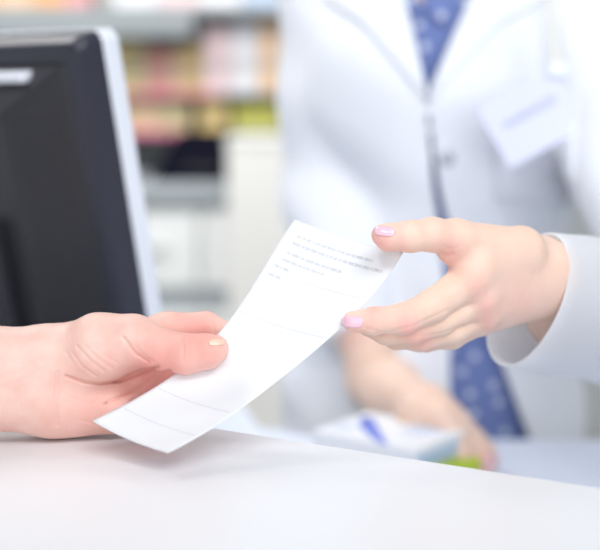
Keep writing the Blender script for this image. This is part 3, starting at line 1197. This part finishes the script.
zc = MH / 2
hw, hh = MW / 2, MH / 2
loft('silver_bezel', [rrect(hw - .001, hh - .001, .010, .0, zc), rrect(hw, hh, .010, .002, zc), rrect(hw, hh, .010, .018, zc), rrect(hw - .002, hh - .002, .010, .0210, zc),
                      rrect(hw - .014, hh - .014, .003, .0210, zc), rrect(hw - .014, hh - .014, .003, .0190, zc)], M['silver'], mon, XM)
loft('screen', [rrect(hw - .0141, hh - .0141, .003, .0193, zc), rrect(hw - .0141, hh - .0141, .003, .0197, zc)], M['screen'], mon, XM)
loft('back_shell', [rrect(hw - .0003, hh + .0012, .010, -.0002, zc), rrect(hw - .002, hh - .001, .010, -.016, zc), rrect(hw - .005, hh - .005, .009, -.024, zc),
                    rrect(hw - .009, hh - .009, .008, -.0265, zc), rrect(hw - .021, hh - .021, .006, -.0265, zc), rrect(hw - .022, hh - .022, .006, -.0245, zc)],
     M['black_side'], mon, XM)
loft('rear_hump', [rrect(hw - .0215, hh - .0215, .006, -.0244, zc), rrect(hw - .024, hh - .024, .006, -.027, zc), rrect(hw - .070, hh - .058, .010, -.056, zc),
                   rrect(hw - .073, hh - .061, .008, -.058, zc)], M['black'], mon, XM)
# vent slots on the sloping right side of the hump
bm = bmesh.new()
for k in range(26):
    z = 0.055 + k * 0.0078
    x0, x1 = hw - 0.030, hw - 0.064
    y0, y1 = -0.027 - 0.029 * (0.006 / 0.046), -0.027 - 0.029 * (0.040 / 0.046)
    a = [(x0, y0 - .0004, z), (x1, y1 - .0004, z), (x1, y1 - .0004, z + .0034), (x0, y0 - .0004, z + .0034)]
    b = [(p[0], p[1] + .003, p[2]) for p in a]
    va, vb = [bm.verts.new(p) for p in a], [bm.verts.new(p) for p in b]
    bm.faces.new(va)
    bm.faces.new(vb[::-1])
    for i in range(4):
        bm.faces.new((va[i], vb[i], vb[(i + 1) % 4], va[(i + 1) % 4]))
bm_obj('vent_slots', bm, M['vent'], mon, xf=XM)
# highlight at the top of the hump imitated by a silver grip bar, and the stand bracket
bm = bmesh.new()
add_box(bm, (-0.05, -0.042, MH - 0.035), (0.128, -0.026, MH - 0.026), 0.003, seg=3)
bm_obj('grip_highlight', bm, M['silver'], mon, xf=XM)
bm = bmesh.new()
add_box(bm, (-0.088, -0.074, -0.02), (0.088, -0.055, 0.165), 0.006, seg=3)
bm_obj('stand_bracket', bm, M['black'], mon, xf=XM)
nb = XM @ Vector((0, -0.068, 0.0))
bm = bmesh.new()
add_box(bm, (nb.x - 0.045, nb.y - 0.02, DZ + 0.015), (nb.x + 0.045, nb.y + 0.02, nb.z + 0.02), 0.006)
bm_obj('stand_neck', bm, M['black'], mon)
bm = bmesh.new()
bmesh.ops.create_cone(bm, cap_ends=True, segments=48, radius1=0.11, radius2=0.10, depth=0.015, matrix=Matrix.Translation((nb.x, nb.y + 0.01, DZ + 0.0080)))
bm_obj('stand_base', bm, M['black'], mon)

# ================================================================== far shelves
SD = 3.6          # view distance of the shelf fronts


def pz(py, d):
    return float(at(300, py, d)[2])


def px_x(px, d):
    return float((px - 300) / FPX * d)


SY = float(at(300, 90, SD)[1])


def zat(py, y):
    """height seen at photo row py on the upright plane at depth y"""
    v = FWD - (py - 275) / FPX * UP
    return float(CAM[2] + v[2] * (y / v[1]))


def xat(px, y):
    v = FWD + (px - 300) / FPX * RIGHT
    return float(v[0] * y / v[1])


sx0, sx1 = xat(-60, SY), xat(470, SY)
unit = empty('shelving_unit', ((sx0 + sx1) / 2, SY + .2, 0), 'grey open shelving full of medicine boxes at the far side of the shop', 'shelf')
box_obj('back_panel', (sx0, SY + .38, zat(190, SY)), (sx1, SY + .40, 2.0), M['shelf_dark'], unit)
for x in (sx0, sx1 - .02):
    box_obj('side_panel', (x, SY, 0.0), (x + .02, SY + .40, 2.0), M['shelf_grey'], unit)
z_low, z_mid, z_hi = zat(131, SY), zat(93, SY), zat(9, SY)
for z, t_, mm in ((z_low, .014, 'magenta'), (z_mid, .010, 'magenta')):
    s = box_obj('shelf', (sx0, SY - (.03 if z == z_mid else .002), z - t_), (sx1, SY + .38, z), M['shelf_grey'], unit)
    box_obj('price_strip', (sx0, SY - (.034 if z == z_mid else .006), z - t_ + .001), (xat(216, SY), SY - (.0305 if z == z_mid else .0025), z + .003), M['magenta'], s)
s = box_obj('shelf', (sx0, SY - .12, z_hi - .02), (sx1, SY + .38, z_hi), M['shelf_grey'], unit)
box_obj('fascia', (sx0, SY - .125, zat(36, SY - .12)), (xat(200, SY), SY - .12, z_hi), M['shelf_grey'], s)

PAL = {'orange': (0.80, 0.40, 0.16), 'yellow': (0.80, 0.60, 0.24), 'pink': (0.80, 0.36, 0.36), 'red': (0.76, 0.34, 0.30), 'white': (0.82, 0.82, 0.86),
       'blush': (0.84, 0.64, 0.66), 'olive': (0.66, 0.56, 0.30), 'lime': (0.62, 0.60, 0.10), 'peach': (0.82, 0.56, 0.36), 'blue': (0.50, 0.60, 0.78)}
PM = {k: mat(k + '_carton', v, 0.5) for k, v in PAL.items()}
BAND = {k: mat(k + '_band', tuple(min(1, c * 0.6 + 0.12) for c in v), 0.5) for k, v in PAL.items()}
protos = {}
place_words = {'lower': 'on the lower far shelf', 'upper': 'on the middle far shelf', 'top': 'on the top far shelf'}


def shelf_box(colour, row, x0, x1, z0, z1, dep, y=None):
    y = SY + .012 if y is None else y
    key = colour
    if key not in protos:
        bm = bmesh.new()
        add_box(bm, (-.5, 0, 0), (.5, 1, 1), 0)
        e = bm_obj('medicine_carton', bm, PM[colour])
        bm = bmesh.new()
        add_box(bm, (-.5, -.012, .30), (.5, 0, .52), 0)
        b = bm_obj('label_band', bm, BAND[colour])
        b.parent = e
        protos[key] = (e, b)
        r = e
    else:
        e, b = protos[key]
        r = e.copy()
        COL.objects.link(r)
        c = b.copy()
        COL.objects.link(c)
        c.parent = r
    r.location = ((x0 + x1) / 2, y, z0)
    r.scale = (x1 - x0 - .004, dep, z1 - z0)
    tag(r, 'blurred %s medicine box %s' % (colour, place_words[row]), 'box', '%s medicine boxes %s' % (colour, place_words[row]))
    return r


def fill(row, pxa, pxb, pyb, ptop, cols, wmin, wmax, y=None):
    yy = SY + .012 if y is None else y
    z0 = {'lower': z_low, 'upper': z_mid, 'top': z_hi}[row] + .0005
    x, xe = xat(pxa, yy), xat(pxb, yy)
    i = 0
    while x < xe - .03:
        w_ = min(random.uniform(wmin, wmax), xe - x)
        zt = zat(ptop + random.uniform(-3, 4), yy)
        shelf_box(cols[i % len(cols)], row, x, x + w_, z0, zt, random.uniform(.12, .2), yy)
        x += w_
        i += 1


fill('lower', 20, 200, 131, 100, ['peach', 'yellow', 'orange', 'yellow', 'peach', 'olive'], .06, .10)
fill('lower', 200, 234, 131, 100, ['yellow', 'peach'], .07, .09)
fill('lower', 234, 282, 131, 104, ['lime'], .13, .15)
fill('lower', 284, 330, 131, 100, ['white', 'blue'], .07, .09)
fill('upper', 20, 150, 93, 44, ['peach', 'olive', 'orange', 'yellow', 'olive', 'peach'], .06, .10)
fill('upper', 150, 205, 93, 46, ['red', 'peach', 'yellow', 'orange'], .05, .07)
fill('upper', 205, 330, 93, 22, ['blush', 'white', 'peach', 'white', 'blush', 'white'], .06, .09, SY - .02)
fill('top', -30, 95, 8, -45, ['orange', 'peach', 'orange', 'pink'], .09, .13, SY - .08)
fill('top', 120, 300, 8, -45, ['white', 'blush', 'white', 'blue'], .09, .14, SY - .08)

# back counter with cabinets --------------------------------------------------
BY = SY - 0.35
zc_top = zat(183, BY)
bk = empty('back_counter', (xat(200, BY), BY + .3, 0), 'pale grey cabinet counter below the far shelves', 'cabinet')
bx0, bx1 = xat(-80, BY), xat(480, BY)
box_obj('worktop', (bx0, BY - .02, zc_top - .04), (bx1, SY + .36, zc_top), M['cab_grey'], bk, .004)
box_obj('cabinet_body', (bx0, BY + .02, .08), (bx1, SY + .34, zc_top - .041), M['cab_grey'], bk)
dw = (bx1 - bx0) / 6
z_d = zat(288, BY)
for i in range(6):
    a = bx0 + i * dw
    dr = box_obj('drawer', (a + .004, BY - .002, z_d), (a + dw - .004, BY + .02, zc_top - .075), M['cab'], bk, .003)
    box_obj('handle', (a + dw * .35, BY - .022, (z_d + zc_top) / 2 - .03), (a + dw * .65, BY - .0025, (z_d + zc_top) / 2 - .02), M['cab'], dr, .003)
    dr = box_obj('door', (a + .004, BY - .002, .10), (a + dw - .004, BY + .02, zat(312, BY)), M['cab'], bk, .003)
    box_obj('handle', (a + dw * .86, BY - .022, zat(340, BY)), (a + dw * .89, BY - .0025, zat(325, BY)), M['cab_grey'], dr, .003)

# black appliance and white bin on the back counter
ay = BY + .005
ap = empty('label_printer', (xat(190, ay), ay + .12, zc_top), 'black box shaped device on the far counter under the shelves', 'machine')
bm = bmesh.new()
x0, x1, zz1 = xat(150, ay), xat(232, ay), zat(132, ay)
pr = [(x0, zc_top + .0005), (x1, zc_top + .0005), (x1, zz1), (x0 + .075, zz1)]
f_ = [bm.verts.new((x, ay, z)) for x, z in pr]
g_ = [bm.verts.new((x, ay + .24, z)) for x, z in pr]
bm.faces.new(f_)
bm.faces.new(g_[::-1])
for i in range(4):
    bm.faces.new((f_[i], g_[i], g_[(i + 1) % 4], f_[(i + 1) % 4]))
bmesh.ops.bevel(bm, geom=bm.edges[:], offset=.008, segments=2, affect='EDGES')
bm_obj('housing', bm, M['appl'], ap)
box_obj('slot', (x0 + .09, ay - .002, zc_top + .03), (x1 - .03, ay + .001, zc_top + .045), M['vent'], ap)
wy = BY - .30
wc = empty('storage_cabinet', (xat(270, wy), wy + .12, 0), 'white cabinet standing in front of the far counter beside the black device', 'cabinet')
x0, x1 = xat(228, wy), xat(345, wy)
box_obj('cabinet_body', (x0, wy, 0.0), (x1, wy + .27, zat(146, wy)), M['cab_white'], wc, .006)
box_obj('lid', (x0 - .004, wy - .004, zat(146, wy) + .0005), (x1 + .004, wy + .274, zat(138, wy)), M['cab_white'], wc, .005)

# ================================================================== light
world = bpy.data.worlds.new('shop_daylight')
scene.world = world
world.use_nodes = True
bg = world.node_tree.nodes['Background']
bg.inputs['Color'].default_value = (0.86, 0.93, 1.0, 1)
bg.inputs['Strength'].default_value = 0.95


def area(name, loc, size, power, color=(1, 1, 1), target=None, sy=None):
    l = bpy.data.lights.new(name, 'AREA')
    l.energy = power
    l.color = color
    l.size = size
    if sy:
        l.shape = 'RECTANGLE'
        l.size_y = sy
    o = bpy.data.objects.new(name, l)
    o.location = loc
    if target is not None:
        o.rotation_euler = (Vector(target) - Vector(loc)).to_track_quat('-Z', 'Y').to_euler()
    COL.objects.link(o)
    return o


area('ceiling_lamp', (-1.2, 1.45, 2.75), 0.6, 20, (1.0, 0.97, 0.94), (0.0, 0.75, 1.0), 0.6)
area('ceiling_lamp', (0.9, -0.6, 2.8), 1.6, 60, (0.96, 0.98, 1.0), (0.15, 1.3, 1.0), 1.0)
area('ceiling_lamp', (-1.2, 2.5, 2.8), 1.6, 85, (1, 0.98, 0.95), (-.5, 3.6, 1.0), 1.0)
area('front_fill_light', (0.5, -2.1, 1.75), 2.6, 76, (0.93, 0.96, 1.0), (0.15, 1.4, 1.15), 1.8)  # added frontal fill for coat and upright faces, no window seen there


area('shelf_fill_light', (-0.45, 2.35, 2.2), 1.6, 34, (1, 0.98, 0.95), (-0.45, 3.6, 1.1), 0.3)  # added fill that brightens the far shelves, no such lamp seen


def spot(name, loc, target, power, deg, col=(0.95, 0.97, 1.0)):
    l = bpy.data.lights.new(name, 'SPOT')
    l.energy = power
    l.color = col
    l.spot_size = math.radians(deg)
    l.spot_blend = 1.0
    l.shadow_soft_size = 0.25
    o = bpy.data.objects.new(name, l)
    o.location = loc
    o.rotation_euler = (Vector(target) - Vector(loc)).to_track_quat('-Z', 'Y').to_euler()
    COL.objects.link(o)


spot('coat_fill_spot', (-0.5, -0.7, 2.75), (0.06, 1.40, 1.14), 135, 36)  # both spots are added fill to lift the coat, no fixtures seen
spot('coat_fill_spot', (0.9, -0.7, 2.75), (0.20, 1.40, 1.10), 26, 36)

# ================================================================== camera
cam = bpy.data.cameras.new('camera')
cam.sensor_width = 36.0
cam.sensor_fit = 'HORIZONTAL'
cam.lens = 75.0
cam.clip_start = 0.02
cam.dof.use_dof = True
cam.dof.focus_distance = 0.752
cam.dof.aperture_fstop = 3.6
co = bpy.data.objects.new('camera', cam)
co.location = CAM.tolist()
co.rotation_euler = (math.radians(90) - PITCH, 0, 0)
COL.objects.link(co)
scene.camera = co

vs = scene.view_settings
vs.view_transform = 'Standard'
vs.look = 'None'
vs.gamma = 1.0
vs.use_curve_mapping = False
vs.exposure = -1.2
